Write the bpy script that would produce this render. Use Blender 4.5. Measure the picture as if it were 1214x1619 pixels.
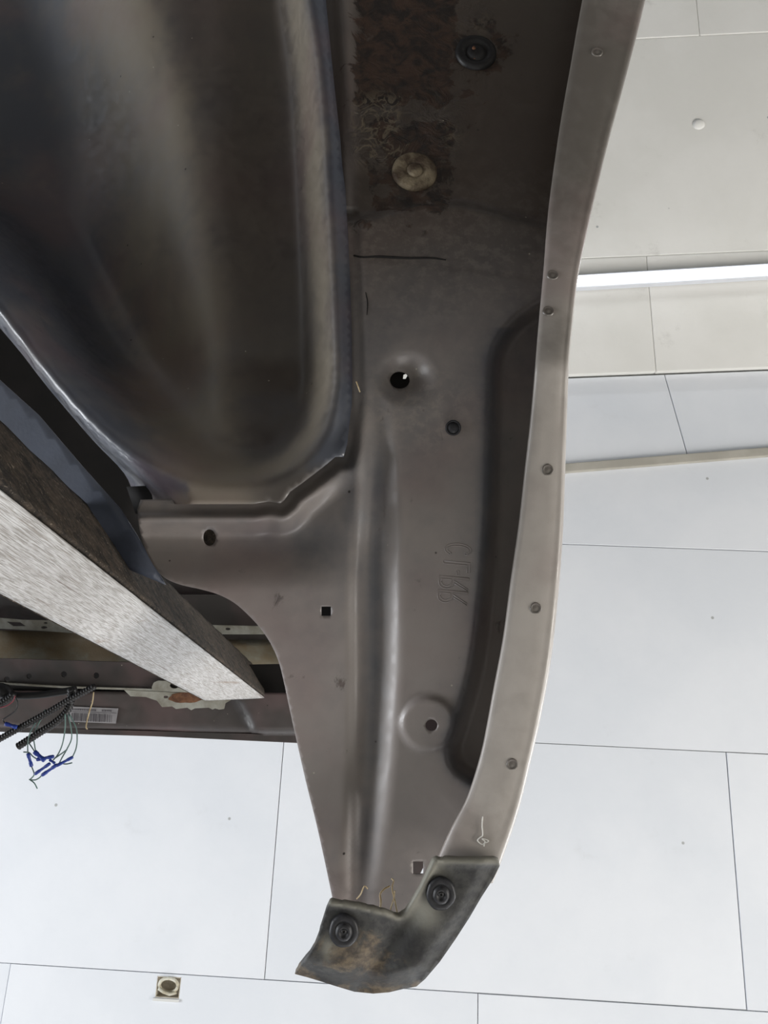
import bpy, bmesh, math, random
import numpy as np
from mathutils import Vector, Matrix
from mathutils.geometry import delaunay_2d_cdt

for o in list(bpy.data.objects):
    bpy.data.objects.remove(o)
SC = bpy.context.scene
COL = SC.collection
random.seed(7)
RNG = np.random.default_rng(7)

# ------------------------------------------------------------------ camera
IW, IH, F = 1214.0, 1619.0, 1216.0
CX, CY = IW / 2, IH / 2
CAM = np.array([0.0, 0.0, 1.05])
up_c = np.array([0.037, -0.31, -1.0]); up_c /= np.linalg.norm(up_c)      # world up seen from the camera
xr = np.array([25607.0, -880.0, 1216.0]); xr -= xr.dot(up_c) * up_c; xr /= np.linalg.norm(xr)
yr = np.cross(up_c, xr)
R = np.stack([xr, yr, up_c])                                             # camera axes -> world axes
cam_d = bpy.data.cameras.new('camera')
cam_d.sensor_fit = 'VERTICAL'; cam_d.sensor_height = 36.0
cam_d.lens = 36.0 * F / IH
cam_d.clip_start = 0.02; cam_d.clip_end = 60
cam = bpy.data.objects.new('camera', cam_d); COL.objects.link(cam)
M4 = Matrix([list(R[0]) + [CAM[0]], list(R[1]) + [CAM[1]], list(R[2]) + [CAM[2]], [0, 0, 0, 1]])
cam.matrix_world = M4
SC.camera = cam

# ------------------------------------------------------------------ world, lights, exposure
wd = bpy.data.worlds.new('world'); SC.world = wd; wd.use_nodes = True
bg = wd.node_tree.nodes['Background']
bg.inputs[0].default_value = (0.86, 0.93, 1.0, 1); bg.inputs[1].default_value = 0.30
SC.view_settings.view_transform = 'Standard'; SC.view_settings.look = 'None'
SC.view_settings.gamma = 1; SC.view_settings.use_curve_mapping = False
SC.view_settings.exposure = 0.0

def area(name, loc, target, sx, sy, power, col):
    d = bpy.data.lights.new(name, 'AREA'); d.shape = 'RECTANGLE'; d.size = sx; d.size_y = sy
    d.energy = power; d.color = col
    o = bpy.data.objects.new(name, d); COL.objects.link(o)
    o.location = loc
    o.rotation_euler = (Vector(target) - Vector(loc)).to_track_quat('-Z', 'Y').to_euler()
    return o
# unseen area lights added off frame to shape the shading
area('added_light_left', (-4.4, 0.6, 0.8), (0, 0.2, 1.7), 2.4, 1.6, 195, (0.93, 0.96, 1.0))
area('added_light_right', (4.4, 1.3, 0.9), (0, 0.2, 1.7), 2.2, 1.4, 165, (1.0, 0.96, 0.90))
area('added_light_front', (1.5, 4.8, 0.8), (0, 0, 1.7), 3.0, 1.4, 75, (1.0, 0.97, 0.95))

# ------------------------------------------------------------------ geometry helpers
def P(px, py, D):
    """point at depth D (metres along the optical axis) seen at photo pixel px, py"""
    px = np.asarray(px, float); py = np.asarray(py, float); D = np.asarray(D, float) + 0 * px
    c = np.stack([(px - CX) / F * D, -(py - CY) / F * D, -D], -1)
    return c @ R.T + CAM
def ray(px, py):
    c = np.array([(px - CX) / F, -(py - CY) / F, -1.0]); return R @ c
def W(v):
    return R @ np.asarray(v, float)
AX_X, AX_Y, AX_F = W((1, 0, 0)), W((0, -1, 0)), W((0, 0, -1))     # right, down, away

def sstep(t):
    t = np.clip(t, 0, 1); return t * t * (3 - 2 * t)
def pdist(x, y, poly, closed=False):
    x = np.asarray(x, float); y = np.asarray(y, float)
    best = np.full(x.shape, 1e9); n = len(poly)
    for i in range(n if closed else n - 1):
        ax, ay = poly[i]; bx, by = poly[(i + 1) % n]
        dx, dy = bx - ax, by - ay; L = dx * dx + dy * dy + 1e-12
        t = np.clip(((x - ax) * dx + (y - ay) * dy) / L, 0, 1)
        best = np.minimum(best, np.hypot(x - ax - t * dx, y - ay - t * dy))
    return best
def inside(x, y, poly):
    x = np.asarray(x, float); y = np.asarray(y, float); r = np.zeros(x.shape, bool); n = len(poly)
    for i in range(n):
        x0, y0 = poly[i]; x1, y1 = poly[(i + 1) % n]
        if y0 == y1: continue
        c = ((y0 > y) != (y1 > y)) & (x < (x1 - x0) * (y - y0) / (y1 - y0) + x0)
        r ^= c
    return r
def resample(pts, step, closed=True):
    out = []; n = len(pts)
    for i in range(n if closed else n - 1):
        a = np.array(pts[i], float); b = np.array(pts[(i + 1) % n], float)
        k = max(1, int(round(np.linalg.norm(b - a) / step)))
        for j in range(k): out.append(tuple(a + (b - a) * j / k))
    if not closed: out.append(tuple(pts[-1]))
    return out
def smooth_line(pts, per=8, closed=False):
    """Catmull-Rom through pts"""
    p = [np.array(q, float) for q in pts]; n = len(p); out = []
    for i in range(n if closed else n - 1):
        p0 = p[(i - 1) % n] if closed or i > 0 else 2 * p[0] - p[1]
        p1 = p[i]; p2 = p[(i + 1) % n]
        p3 = p[(i + 2) % n] if closed or i < n - 2 else 2 * p[-1] - p[-2]
        for k in range(per):
            t = k / per
            out.append(tuple(0.5 * (2 * p1 + (p2 - p0) * t + (2 * p0 - 5 * p1 + 4 * p2 - p3) * t * t + (3 * p1 - p0 - 3 * p2 + p3) * t ** 3)))
    if not closed: out.append(tuple(p[-1]))
    return out

def origin(o):
    return np.array(o['_org']) if o is not None else np.zeros(3)
def empty(name, loc, label=None, cat=None, group=None):
    o = bpy.data.objects.new(name, None); COL.objects.link(o)
    o.empty_display_size = 0.05; o.location = loc; ORG[o.name] = np.array(loc, float)
    tag(o, label, cat, group); return o
ORG = {}
def tag(o, label=None, cat=None, group=None, kind=None):
    if label: o['label'] = label
    if cat: o['category'] = cat
    if group: o['group'] = group
    if kind: o['kind'] = kind
    return o
def mk(name, V, Fc, mat, parent=None, smooth=True, attrs=None, uv=None, solid=None, bevel=None, label=None):
    V = np.asarray(V, float); c = V.mean(0)
    m = bpy.data.meshes.new(name)
    m.from_pydata([tuple(v) for v in (V - c)], [], [tuple(int(i) for i in f) for f in Fc])
    if attrs:
        for k, a in attrs.items():
            at = m.attributes.new(k, 'FLOAT', 'POINT'); at.data.foreach_set('value', np.asarray(a, np.float32))
    if uv is not None:
        l = m.uv_layers.new(name='UVMap'); idx = np.zeros(len(m.loops), np.int32); m.loops.foreach_get('vertex_index', idx)
        l.data.foreach_set('uv', np.asarray(uv, np.float32)[idx].ravel())
    m.polygons.foreach_set('use_smooth', [smooth] * len(m.polygons))
    m.materials.append(mat); m.update()
    o = bpy.data.objects.new(name, m); COL.objects.link(o)
    po = ORG[parent.name] if parent is not None else np.zeros(3)
    o.location = c - po; ORG[o.name] = c
    if parent is not None: o.parent = parent
    if solid:
        s = o.modifiers.new('thickness', 'SOLIDIFY'); s.thickness = abs(solid); s.offset = -1; s.use_even_offset = False
    if bevel:
        b = o.modifiers.new('bevel', 'BEVEL'); b.width = bevel; b.segments = 2; b.limit_method = 'ANGLE'; b.angle_limit = 0.7
    if label: o['label'] = label
    return o

def sheet(name, outline, depth, mat, parent, spacing=8, holes=(), thick=0.001, attrf=None, bstep=None, label=None, shrink=None):
    """pressed sheet: outline and holes in photo pixels, depth(x, y) in metres, real thickness away from the viewer"""
    loops = [resample(outline, bstep or spacing)] + [resample(h, 4) for h in holes]
    pts = []; edges = []
    for lp in loops:
        b = len(pts); pts += lp; n = len(lp)
        edges += [(b + i, b + (i + 1) % n) for i in range(n)]
    ox = np.array(outline); x0, y0 = ox.min(0); x1, y1 = ox.max(0)
    gx, gy = np.meshgrid(np.arange(x0 + spacing / 2, x1, spacing), np.arange(y0 + spacing / 2, y1, spacing * 0.87))
    gx[1::2] += spacing / 2
    gx = gx.ravel(); gy = gy.ravel()
    keep = inside(gx, gy, loops[0]); gx, gy = gx[keep], gy[keep]
    keep = pdist(gx, gy, outline, True) > spacing * 0.45
    for h in holes: keep &= ~inside(gx, gy, h) & (pdist(gx, gy, h, True) > 2.0)
    gx, gy = gx[keep], gy[keep]
    allp = [Vector(p) for p in pts] + [Vector((a, b)) for a, b in zip(gx, gy)]
    vc, ed, fc, _, _, _ = delaunay_2d_cdt(allp, edges, [], 0, 1e-4, False)
    V2 = np.array([tuple(v) for v in vc]); fc = np.array([f for f in fc if len(f) == 3])
    c = V2[fc].mean(1)
    k = inside(c[:, 0], c[:, 1], loops[0])
    for lp in loops[1:]: k &= ~inside(c[:, 0], c[:, 1], lp)
    fc = fc[k]
    a = V2[fc]; ar = np.cross(a[:, 1] - a[:, 0], a[:, 2] - a[:, 0])
    fc = fc[np.abs(ar) > 1e-3]; ar = ar[np.abs(ar) > 1e-3]
    fc = np.where((ar > 0)[:, None], fc[:, ::-1], fc)      # face the viewer (y runs down)
    used = np.unique(fc); rm = -np.ones(len(V2), int); rm[used] = np.arange(len(used))
    V2 = V2[used]; fc = rm[fc]
    D = depth(V2[:, 0], V2[:, 1]) if callable(depth) else np.full(len(V2), float(depth))
    V3 = P(V2[:, 0], V2[:, 1], D)
    at = attrf(V2[:, 0], V2[:, 1]) if attrf else None
    return mk(name, V3, fc, mat, parent, True, at, V2 / 1000.0, thick, label=label)

def slab(name, poly, D, mat, parent, thick=0.01, bevel=0.0015, holes=(), label=None, D2=None):
    """flat plate; D may differ along y through D2 (depth at the lower edge)"""
    ys = [p[1] for p in poly]; ya, yb = min(ys), max(ys)
    f = (lambda x, y: D + (D2 - D) * (y - ya) / (yb - ya)) if D2 else D
    o = sheet(name, poly, f, mat, parent, spacing=60, bstep=60, holes=holes, thick=thick, label=label)
    o.data.polygons.foreach_set('use_smooth', [False] * len(o.data.polygons))
    if bevel:
        b = o.modifiers.new('bevel', 'BEVEL'); b.width = bevel; b.segments = 2; b.limit_method = 'ANGLE'; b.angle_limit = 0.7
    return o

def tube_geo(path, rad, seg=8, cap=True):
    path = [np.asarray(p, float) for p in path]; n = len(path)
    rad = [rad] * n if np.isscalar(rad) else rad
    V = []; Fc = []; prev = None
    for i in range(n):
        t = path[min(i + 1, n - 1)] - path[max(i - 1, 0)]; t /= (np.linalg.norm(t) + 1e-12)
        if prev is None:
            a = np.cross(t, AX_F); a = a if np.linalg.norm(a) > 0.1 else np.cross(t, AX_X)
        else: a = prev - prev.dot(t) * t
        a /= np.linalg.norm(a); b = np.cross(t, a); prev = a
        for k in range(seg):
            q = 2 * math.pi * k / seg; V.append(path[i] + rad[i] * (math.cos(q) * a + math.sin(q) * b))
    for i in range(n - 1):
        for k in range(seg):
            k2 = (k + 1) % seg; Fc.append((i * seg + k, i * seg + k2, (i + 1) * seg + k2, (i + 1) * seg + k))
    if cap:
        Fc.append(tuple(range(seg))[::-1]); Fc.append(tuple((n - 1) * seg + k for k in range(seg)))
    return V, Fc
def tube(name, path, rad, mat, parent, seg=8, label=None):
    V, Fc = tube_geo(path, rad, seg); return mk(name, V, Fc, mat, parent, True, label=label)
def pxpath(pts, D, per=5):
    """3-D path from (px, py[, depth]) points"""
    q = smooth_line([(p[0], p[1], p[2] if len(p) > 2 else D) for p in pts], per)
    return [P(a, b, c) for a, b, c in q]
def frame_at(c3, nrm):
    n = np.asarray(nrm, float); n /= np.linalg.norm(n)
    a = np.cross(n, AX_Y); a /= np.linalg.norm(a); b = np.cross(n, a); return a, b, n
def lathe(name, px, py, D, prof, mat, parent, seg=28, label=None, wob=0.0, ell=1.0, surf=None):
    """profile [(radius px, lift towards viewer in mm)], round about the viewing axis"""
    c = P(px, py, D); a, b, n = AX_X, AX_Y, -AX_F
    if surf is not None:                     # lie flat on the sheet: axis along its normal
        e = 30.0; f = lambda x, y: P(x, y, float(surf(np.array([float(x)]), np.array([float(y)]))[0]))
        a = f(px + e, py) - f(px - e, py); a /= np.linalg.norm(a); b = f(px, py + e) - f(px, py - e); b -= b.dot(a) * a; b /= np.linalg.norm(b)
        n = np.cross(a, b); n = n if n.dot(AX_F) < 0 else -n
        c = sum(f(px + dx, py + dy) for dx, dy in ((e, 0), (-e, 0), (0, e), (0, -e))) / 4 + n * 0.0012
    V = []; Fc = []
    for j, (r, h) in enumerate(prof):
        for k in range(seg):
            q = 2 * math.pi * k / seg
            rr = r * D / F * (1 + wob * math.sin(3 * q + j) + wob * math.sin(7 * q))
            V.append(c + rr * (math.cos(q) * a + ell * math.sin(q) * b) + n * h / 1000)
    for j in range(len(prof) - 1):
        for k in range(seg):
            k2 = (k + 1) % seg; Fc.append((j * seg + k, j * seg + k2, (j + 1) * seg + k2, (j + 1) * seg + k))
    Fc.append(tuple((len(prof) - 1) * seg + k for k in range(seg)))
    Fc = [f[::-1] for f in Fc]
    return mk(name, V, Fc, mat, parent, True, label=label)
def circle(cx, cy, r, n=24, ry=None):
    return [(cx + r * math.cos(2 * math.pi * k / n), cy + (ry or r) * math.sin(2 * math.pi * k / n)) for k in range(n)]
def box_geo(c, ax, ay, az):
    """box from centre and three half-extent vectors"""
    c, ax, ay, az = [np.asarray(v, float) for v in (c, ax, ay, az)]
    V = [c + i * ax + j * ay + k * az for i in (-1, 1) for j in (-1, 1) for k in (-1, 1)]
    return V, [(0, 1, 3, 2), (4, 6, 7, 5), (0, 4, 5, 1), (2, 3, 7, 6), (0, 2, 6, 4), (1, 5, 7, 3)]
def join(parts):
    V = []; Fc = []
    for v, f in parts:
        b = len(V); V += list(v); Fc += [tuple(i + b for i in q) for q in f]
    return V, Fc

# ------------------------------------------------------------------ materials
def s2l(c):
    return tuple(((v / 255) / 12.92 if v / 255 <= 0.04045 else ((v / 255 + 0.055) / 1.055) ** 2.4) for v in c) + (1,)
class NT:
    def __init__(s, name):
        s.m = bpy.data.materials.new(name); s.m.use_nodes = True; s.t = s.m.node_tree
        s.b = s.t.nodes['Principled BSDF']
    def n(s, ty, **kw):
        x = s.t.nodes.new(ty)
        for k, v in kw.items(): setattr(x, k, v)
        return x
    def l(s, a, b): s.t.links.new(a, b)
    def noise(s, scale, detail=4, rough=0.55, co=None, dist=0.0):
        x = s.n('ShaderNodeTexNoise'); x.inputs['Scale'].default_value = scale; x.inputs['Detail'].default_value = detail
        x.inputs['Roughness'].default_value = rough; x.inputs['Distortion'].default_value = dist
        s.l(co if co is not None else s.obj(), x.inputs['Vector']); return x.outputs['Fac']
    def obj(s):
        if not hasattr(s, '_o'): s._o = s.n('ShaderNodeTexCoord')
        return s._o.outputs['Object']
    def uv(s):
        s.obj(); return s._o.outputs['UV']
    def ramp(s, f, a, b, lo=0.0, hi=1.0):
        x = s.n('ShaderNodeMapRange'); x.interpolation_type = 'SMOOTHSTEP'
        x.inputs['From Min'].default_value = a; x.inputs['From Max'].default_value = b
        x.inputs['To Min'].default_value = lo; x.inputs['To Max'].default_value = hi
        s.l(f, x.inputs['Value']); return x.outputs['Result']
    def mix(s, f, a, b):
        x = s.n('ShaderNodeMix', data_type='RGBA')
        if isinstance(f, float): x.inputs[0].default_value = f
        else: s.l(f, x.inputs[0])
        for i, v in ((6, a), (7, b)):
            if isinstance(v, tuple): x.inputs[i].default_value = v
            else: s.l(v, x.inputs[i])
        return x.outputs[2]
    def math(s, op, a, b=None):
        x = s.n('ShaderNodeMath', operation=op)
        for i, v in enumerate((a, b)):
            if v is None: continue
            if isinstance(v, (int, float)): x.inputs[i].default_value = v
            else: s.l(v, x.inputs[i])
        return x.outputs[0]
    def attr(s, name):
        x = s.n('ShaderNodeAttribute', attribute_name=name); return x.outputs['Fac']
    def bump(s, h, dist, strength=1.0, prev=None):
        x = s.n('ShaderNodeBump'); x.inputs['Distance'].default_value = dist; x.inputs['Strength'].default_value = strength
        s.l(h, x.inputs['Height'])
        if prev is not None: s.l(prev, x.inputs['Normal'])
        return x.outputs['Normal']
    def set(s, col=None, rough=None, metal=None, spec=None, nrm=None):
        for k, v in (('Base Color', col), ('Roughness', rough), ('Metallic', metal), ('Specular IOR Level', spec), ('Normal', nrm)):
            if v is None: continue
            if isinstance(v, (tuple, float, int)): s.b.inputs[k].default_value = v
            else: s.l(v, s.b.inputs[k])
        return s.m
def specks(t, scale, size, seed=0.0):
    v = t.n('ShaderNodeTexVoronoi'); v.inputs['Scale'].default_value = scale
    mp = t.n('ShaderNodeMapping'); mp.inputs['Location'].default_value = (seed, seed * 1.7, seed * 0.3)
    t.l(t.obj(), mp.inputs['Vector']); t.l(mp.outputs[0], v.inputs['Vector'])
    near = t.ramp(v.outputs['Distance'], size, size * 0.5)
    sel = t.n('ShaderNodeSeparateColor'); t.l(v.outputs['Color'], sel.inputs[0])
    pick = t.math('GREATER_THAN', sel.outputs[0], 0.62)
    return t.math('MULTIPLY', near, pick)

def body_paint(name, primer, over, stained=False, rough=0.42):
    """dark electro-coat primer with a dusting of warm grey overspray; attributes also carry painted light and shade"""
    t = NT(name); gloss = 0.9 if 'wheelhouse' in name else 0.6
    d = t.attr('dust_shading'); n1 = t.noise(14, 5); n2 = t.noise(90, 4)
    f = t.math('ADD', d, t.ramp(n1, 0.3, 0.7, -0.16, 0.16)); f = t.math('ADD', f, t.ramp(n2, 0.3, 0.7, -0.06, 0.06))
    f = t.ramp(f, 0.0, 1.0)
    c = t.mix(f, primer, over)
    c = t.mix(t.ramp(t.noise(8, 3), 0.45, 0.7, 0.0, 0.35), c, s2l((108, 84, 84)))
    c = t.mix(t.attr('grime_shade'), c, s2l((58, 49, 41)))
    g = t.noise(1500, 2)
    nrm = t.bump(g, 0.00012, 0.5)
    rg = t.ramp(n2, 0.3, 0.7, rough - 0.06, rough + 0.08)
    if stained:
        m = t.attr('mud'); nn = t.noise(38, 8, 0.65, dist=0.6)
        mm = t.math('ADD', m, t.ramp(nn, 0.25, 0.75, -0.55, 0.55)); mm = t.ramp(mm, 0.42, 0.62)
        mudc = t.mix(t.ramp(t.noise(60, 6, 0.6, dist=1.2), 0.38, 0.62), s2l((24, 15, 10)), s2l((56, 38, 27)))
        c = t.mix(mm, c, mudc)
        # pale flaking crust at the stain's rim
        w = t.attr('crust'); wn = t.noise(52, 5, 0.6, dist=1.3)
        band = t.math('MULTIPLY', t.ramp(wn, 0.46, 0.5), t.ramp(wn, 0.56, 0.52))
        band = t.math('MULTIPLY', t.math('MULTIPLY', band, w), t.ramp(t.noise(20, 3), 0.42, 0.56))
        c = t.mix(t.math('MULTIPLY', band, 0.8), c, s2l((104, 94, 78)))
        nrm = t.bump(t.math('MULTIPLY', wn, t.math('MAXIMUM', w, t.math('MULTIPLY', m, 0.35))), 0.006, 0.8, nrm)
        wear = t.attr('scuff')
        wf = t.math('MULTIPLY', wear, t.ramp(t.noise(120, 6, 0.7), 0.45, 0.62))
        c = t.mix(t.math('MULTIPLY', wf, 0.35), c, s2l((150, 142, 132)))
        rg = t.math('ADD', rg, t.math('MULTIPLY', mm, 0.3))
    c = t.mix(specks(t, 55, 0.05, 3.1), c, s2l((165, 160, 145)))
    c = t.mix(specks(t, 42, 0.06, 9.7), c, s2l((28, 22, 16)))
    return t.set(c, rg, 0.0, gloss, nrm)
M = {}
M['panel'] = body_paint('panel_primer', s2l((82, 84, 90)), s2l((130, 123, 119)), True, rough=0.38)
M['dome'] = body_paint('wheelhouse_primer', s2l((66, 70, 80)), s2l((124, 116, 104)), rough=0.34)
M['lip'] = body_paint('wheel_lip_primer', s2l((96, 91, 85)), s2l((158, 152, 146)), rough=0.38)
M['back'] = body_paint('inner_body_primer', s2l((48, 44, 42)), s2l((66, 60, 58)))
def plain(name, a, b=None, sc=30, rough=0.6, metal=0.0, spec=0.4, bump=0.0, bs=300):
    t = NT(name); c = t.mix(t.ramp(t.noise(sc, 6, 0.6), 0.35, 0.65), s2l(a), s2l(b or a))
    return t.set(c, rough, metal, spec, t.bump(t.noise(bs, 5), bump) if bump else None)
M['void'] = plain('shade_black_steel', (24, 21, 20), (16, 14, 13), 20, 0.8)  # near-black colour standing in for shade in holes and gaps
M['galv'] = plain('pale_bracket_paint', (158, 158, 150), (120, 116, 104), 18, 0.55, bump=0.0004)
M['stain'] = plain('stained_pale_steel', (172, 172, 158), (150, 132, 104), 9, 0.6, bump=0.0005)
M['rust'] = plain('surface_rust', (120, 84, 60), (80, 52, 36), 60, 0.85, bump=0.0008)
M['bluestrip'] = plain('blue_grey_primer', (78, 84, 98), (66, 70, 80), 12, 0.45, bump=0.0002)
M['black'] = plain('black_plastic', (30, 29, 30), (22, 21, 22), 60, 0.45, bump=0.0003)
M['plug'] = plain('dark_rubber_plug', (42, 42, 46), (30, 30, 33), 80, 0.5, bump=0.0003)
M['washer'] = plain('muddy_beige_washer', (138, 126, 104), (66, 52, 40), 45, 0.6, bump=0.0012)
M['blue'] = plain('blue_crimp_sleeve', (38, 62, 140), (30, 48, 120), 80, 0.35)
M['wire'] = plain('grey_green_wire', (86, 112, 106), (70, 92, 90), 60, 0.5)
M['wirered'] = plain('dull_red_wire', (110, 40, 50), None, 60, 0.5)
M['straw'] = plain('dry_straw', (188, 172, 140), (158, 138, 104), 90, 0.8)
M['fluff'] = plain('pale_fluff', (206, 204, 198), None, 90, 0.9)
M['rope'] = plain('off_white_ring', (215, 213, 200), (180, 172, 150), 60, 0.7)
M['labelp'] = plain('grey_label_paper', (150, 148, 150), (130, 128, 130), 40, 0.6)
M['ink'] = plain('label_ink', (70, 66, 70), None, 40, 0.6)
M['floor'] = plain('concrete_floor', (135, 132, 126), (112, 109, 103), 2, 0.7, bump=0.002, bs=40)
M['wallp'] = plain('white_wall', (205, 206, 205), (195, 196, 196), 2, 0.8)
M['housing'] = plain('white_lamp_housing', (215, 218, 225), None, 20, 0.4)

def rubber():
    t = NT('weathered_rubber')
    n = t.noise(40, 8, 0.68, dist=0.5); n2 = t.noise(160, 5, 0.6); d = t.attr('dirt')
    f = t.math('ADD', d, t.ramp(n, 0.3, 0.7, -0.5, 0.5))
    c = t.mix(t.ramp(n2, 0.35, 0.65), s2l((40, 40, 41)), s2l((62, 62, 60)))
    c = t.mix(t.ramp(t.attr('pale'), 0.0, 1.0), c, s2l((128, 126, 116)))
    c = t.mix(t.ramp(f, 0.4, 0.95, 0.0, 0.85), c, t.mix(t.ramp(t.noise(120, 6, 0.7), 0.35, 0.65), s2l((62, 52, 42)), s2l((116, 102, 82))))
    c = t.mix(t.math('MULTIPLY', t.attr('soot_shade'), t.ramp(n, 0.35, 0.6, 0.6, 1.0)), c, s2l((26, 24, 24)))
    return t.set(c, 0.58, 0.0, 0.4, t.bump(n2, 0.0008, 0.6))
M['rubber'] = rubber()

def silver():
    t = NT('scuffed_silver_metal')
    def streak(rot, ky, scale, det, dist=0.3):
        mp = t.n('ShaderNodeMapping'); mp.inputs['Scale'].default_value = (1, ky, 1); mp.inputs['Rotation'].default_value = (0, 0, rot)
        t.l(t.uv(), mp.inputs['Vector']); return t.noise(scale, det, 0.65, mp.outputs[0], dist)
    fine = streak(0.12, 14, 42, 8, 0.7); mid = streak(0.06, 16, 9, 6, 0.8); long = streak(0.04, 40, 3, 3, 0.15); blot = t.noise(16, 6, 0.65, t.uv(), 0.5)
    c = t.mix(t.ramp(fine, 0.38, 0.6), s2l((138, 134, 129)), s2l((192, 191, 191)))
    c = t.mix(t.ramp(mid, 0.5, 0.7, 0.0, 0.6), c, s2l((128, 119, 110)))
    c = t.mix(t.ramp(long, 0.63, 0.67, 0.0, 0.75), c, s2l((96, 80, 68)))
    c = t.mix(t.ramp(blot, 0.6, 0.75, 0.0, 0.6), c, s2l((126, 104, 84)))
    return t.set(c, 0.5, 0.0, 0.5, t.bump(fine, 0.0008))
M['silver'] = silver()
def grime():
    t = NT('caked_brown_grime')
    n = t.noise(70, 9, 0.75, dist=0.3); n2 = t.noise(300, 5, 0.7)
    c = t.mix(t.ramp(n, 0.36, 0.64), s2l((30, 27, 24)), s2l((74, 64, 54)))
    c = t.mix(t.ramp(n2, 0.57, 0.68, 0.0, 0.8), c, s2l((132, 120, 106)))
    return t.set(c, 0.85, 0.0, 0.3, t.bump(t.math('ADD', n, n2), 0.003, 0.8))
M['grime'] = grime()
def board(name, a, b, dirt):
    t = NT(name)
    c = t.mix(t.ramp(t.noise(1.6, 5, 0.6), 0.35, 0.65), s2l(a), s2l(b))
    c = t.mix(t.ramp(t.noise(7, 8, 0.7), 0.6, 0.78, 0.0, dirt), c, s2l((140, 136, 128)))
    c = t.mix(specks(t, 9, 0.05, 1.3), c, s2l((170, 172, 172)))
    return t.set(c, 0.75, 0.0, 0.3, t.bump(t.noise(60, 5), 0.0008, 0.5))
M['board'] = board('white_ceiling_board', (230, 233, 238), (222, 226, 232), 0.10)
M['board2'] = board('greyed_ceiling_board', (235, 234, 230), (226, 225, 220), 0.30)
M['gap'] = plain('joint_filler', (215, 215, 212), None, 10, 0.9)
M['batten'] = plain('batten_paint', (182, 178, 168), (170, 166, 156), 10, 0.7)
def emis(name, col, st):
    t = NT(name); t.b.inputs['Emission Color'].default_value = col; t.b.inputs['Emission Strength'].default_value = st
    return t.set((0.9, 0.9, 0.9, 1), 0.5)
M['lamp'] = emis('lit_diffuser', (0.92, 0.96, 1.0, 1), 9.0)

# ------------------------------------------------------------------ the setting: ceiling of boards, floor, walls
ZC = CAM[2] + 2.2
def Q(px, py, z=None, p0=None, n=None):
    """pixel -> point on a plane (horizontal at z, or through p0 with normal n)"""
    d = ray(px, py)
    if z is not None: return CAM + d * (z - CAM[2]) / d[2]
    return CAM + d * (np.dot(p0 - CAM, n) / np.dot(d, n))
ceil_root = empty('ceiling', (0, 0, ZC)); ceil_root['kind'] = 'structure'
yM = Q(900, 760, ZC)[1]
BT = 0.004; GAP = 0.0010
_h0, _h1 = Q(245, 1535, ZC), Q(288, 1586, ZC)
_x = (-5.2, _h0[0], _h1[0], 5.2); _y = (yM, _h0[1], _h1[1], yM + 6.4); _p = []
for i in range(3):
    for j in range(3):
        if i == 1 and j == 1: continue
        _p.append(box_geo(((_x[i] + _x[i + 1]) / 2, (_y[j] + _y[j + 1]) / 2, ZC + 2 * BT + 0.01), ((_x[i + 1] - _x[i]) / 2, 0, 0), (0, (_y[j + 1] - _y[j]) / 2, 0), (0, 0, 0.01)))
V, Fc = join(_p); mk('backing_sheet', V, Fc, M['gap'], ceil_root, False)
def bd(x0, x1, y0, y1, name='ceiling_board', dz=0.0):
    y0, y1 = min(y0, y1), max(y0, y1)
    V, Fc = box_geo(((x0 + x1) / 2, (y0 + y1) / 2, ZC + BT + dz), ((x1 - x0) / 2 - GAP, 0, 0), (0, (y1 - y0) / 2 - GAP, 0), (0, 0, BT))
    return mk(name, V, Fc, M['board'], ceil_root, False, bevel=0.0008)
yA = Q(1050, 866, ZC)[1]; yB = Q(1042, 1184, ZC)[1]; yC = Q(607, 1561, ZC)[1]
RH = yA - yB
x1j = Q(430, 1400, ZC)[0]; x2j = Q(1165, 1400, ZC)[0]; LW = x2j - x1j
E1a = Q(880, 749, ZC); E1b = Q(1214, 722, ZC)
eu = (E1b - E1a); eu /= np.linalg.norm(eu)
def on_e1(x): return E1a + eu * (x - E1a[0]) / eu[0]
rows = [(yA, None, 0.34), (yB, yA, 0.55), (yC, yB, 0.0)]
yy = yC
rows_y = [(yC - RH, yC, 0.45)]
for k in range(1, 8): rows_y.append((yC - RH * (k + 1), yC - RH * k, [0.0, 0.5][k % 2]))
for (a, b, off) in [(yB, yA, 0.5), (yC, yB, 0.0)] + rows_y:
    for k in range(-4, 5):
        xa = x1j + LW * (k + off); xb = xa + LW
        if (a, b) == rows_y[0][:2] and True:
            # the board that carries the ring recess is cut round it below
            hx = Q(265, 1560, ZC)
            if xa < hx[0] < xb: ringboard = (xa, xb, a, b); continue
        bd(xa, xb, a, b, dz=random.uniform(-0.0015, 0.0015))
# the ring board: four strips left round a square recess, joined as one board
xa, xb, ya, yb = ringboard
ya, yb = min(ya, yb), max(ya, yb)
h0 = Q(249, 1543, ZC); h1 = Q(283, 1579, ZC)
hx0, hx1 = h0[0], h1[0]; hy0 = max(h0[1], ya + 0.004); hy1 = h1[1]
parts = []
for (a0, a1, b0, b1) in ((xa, hx0, ya, yb), (hx1, xb, ya, yb), (hx0, hx1, ya, hy0), (hx0, hx1, hy1, yb)):
    if a1 - a0 > 2 * GAP and b1 - b0 > 0.001:
        g = GAP
        X0 = a0 + (g if a0 == xa else 0); X1 = a1 - (g if a1 == xb else 0); Y0 = b0 + (g if b0 == ya else 0); Y1 = b1 - (g if b1 == yb else 0)
        if Y1 <= Y0: continue
        parts.append(box_geo(((X0 + X1) / 2, (Y0 + Y1) / 2, ZC + BT), ((X1 - X0) / 2, 0, 0), (0, (Y1 - Y0) / 2, 0), (0, 0, BT)))
V, Fc = join(parts); mk('ceiling_board', V, Fc, M['board'], ceil_root, False)
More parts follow.
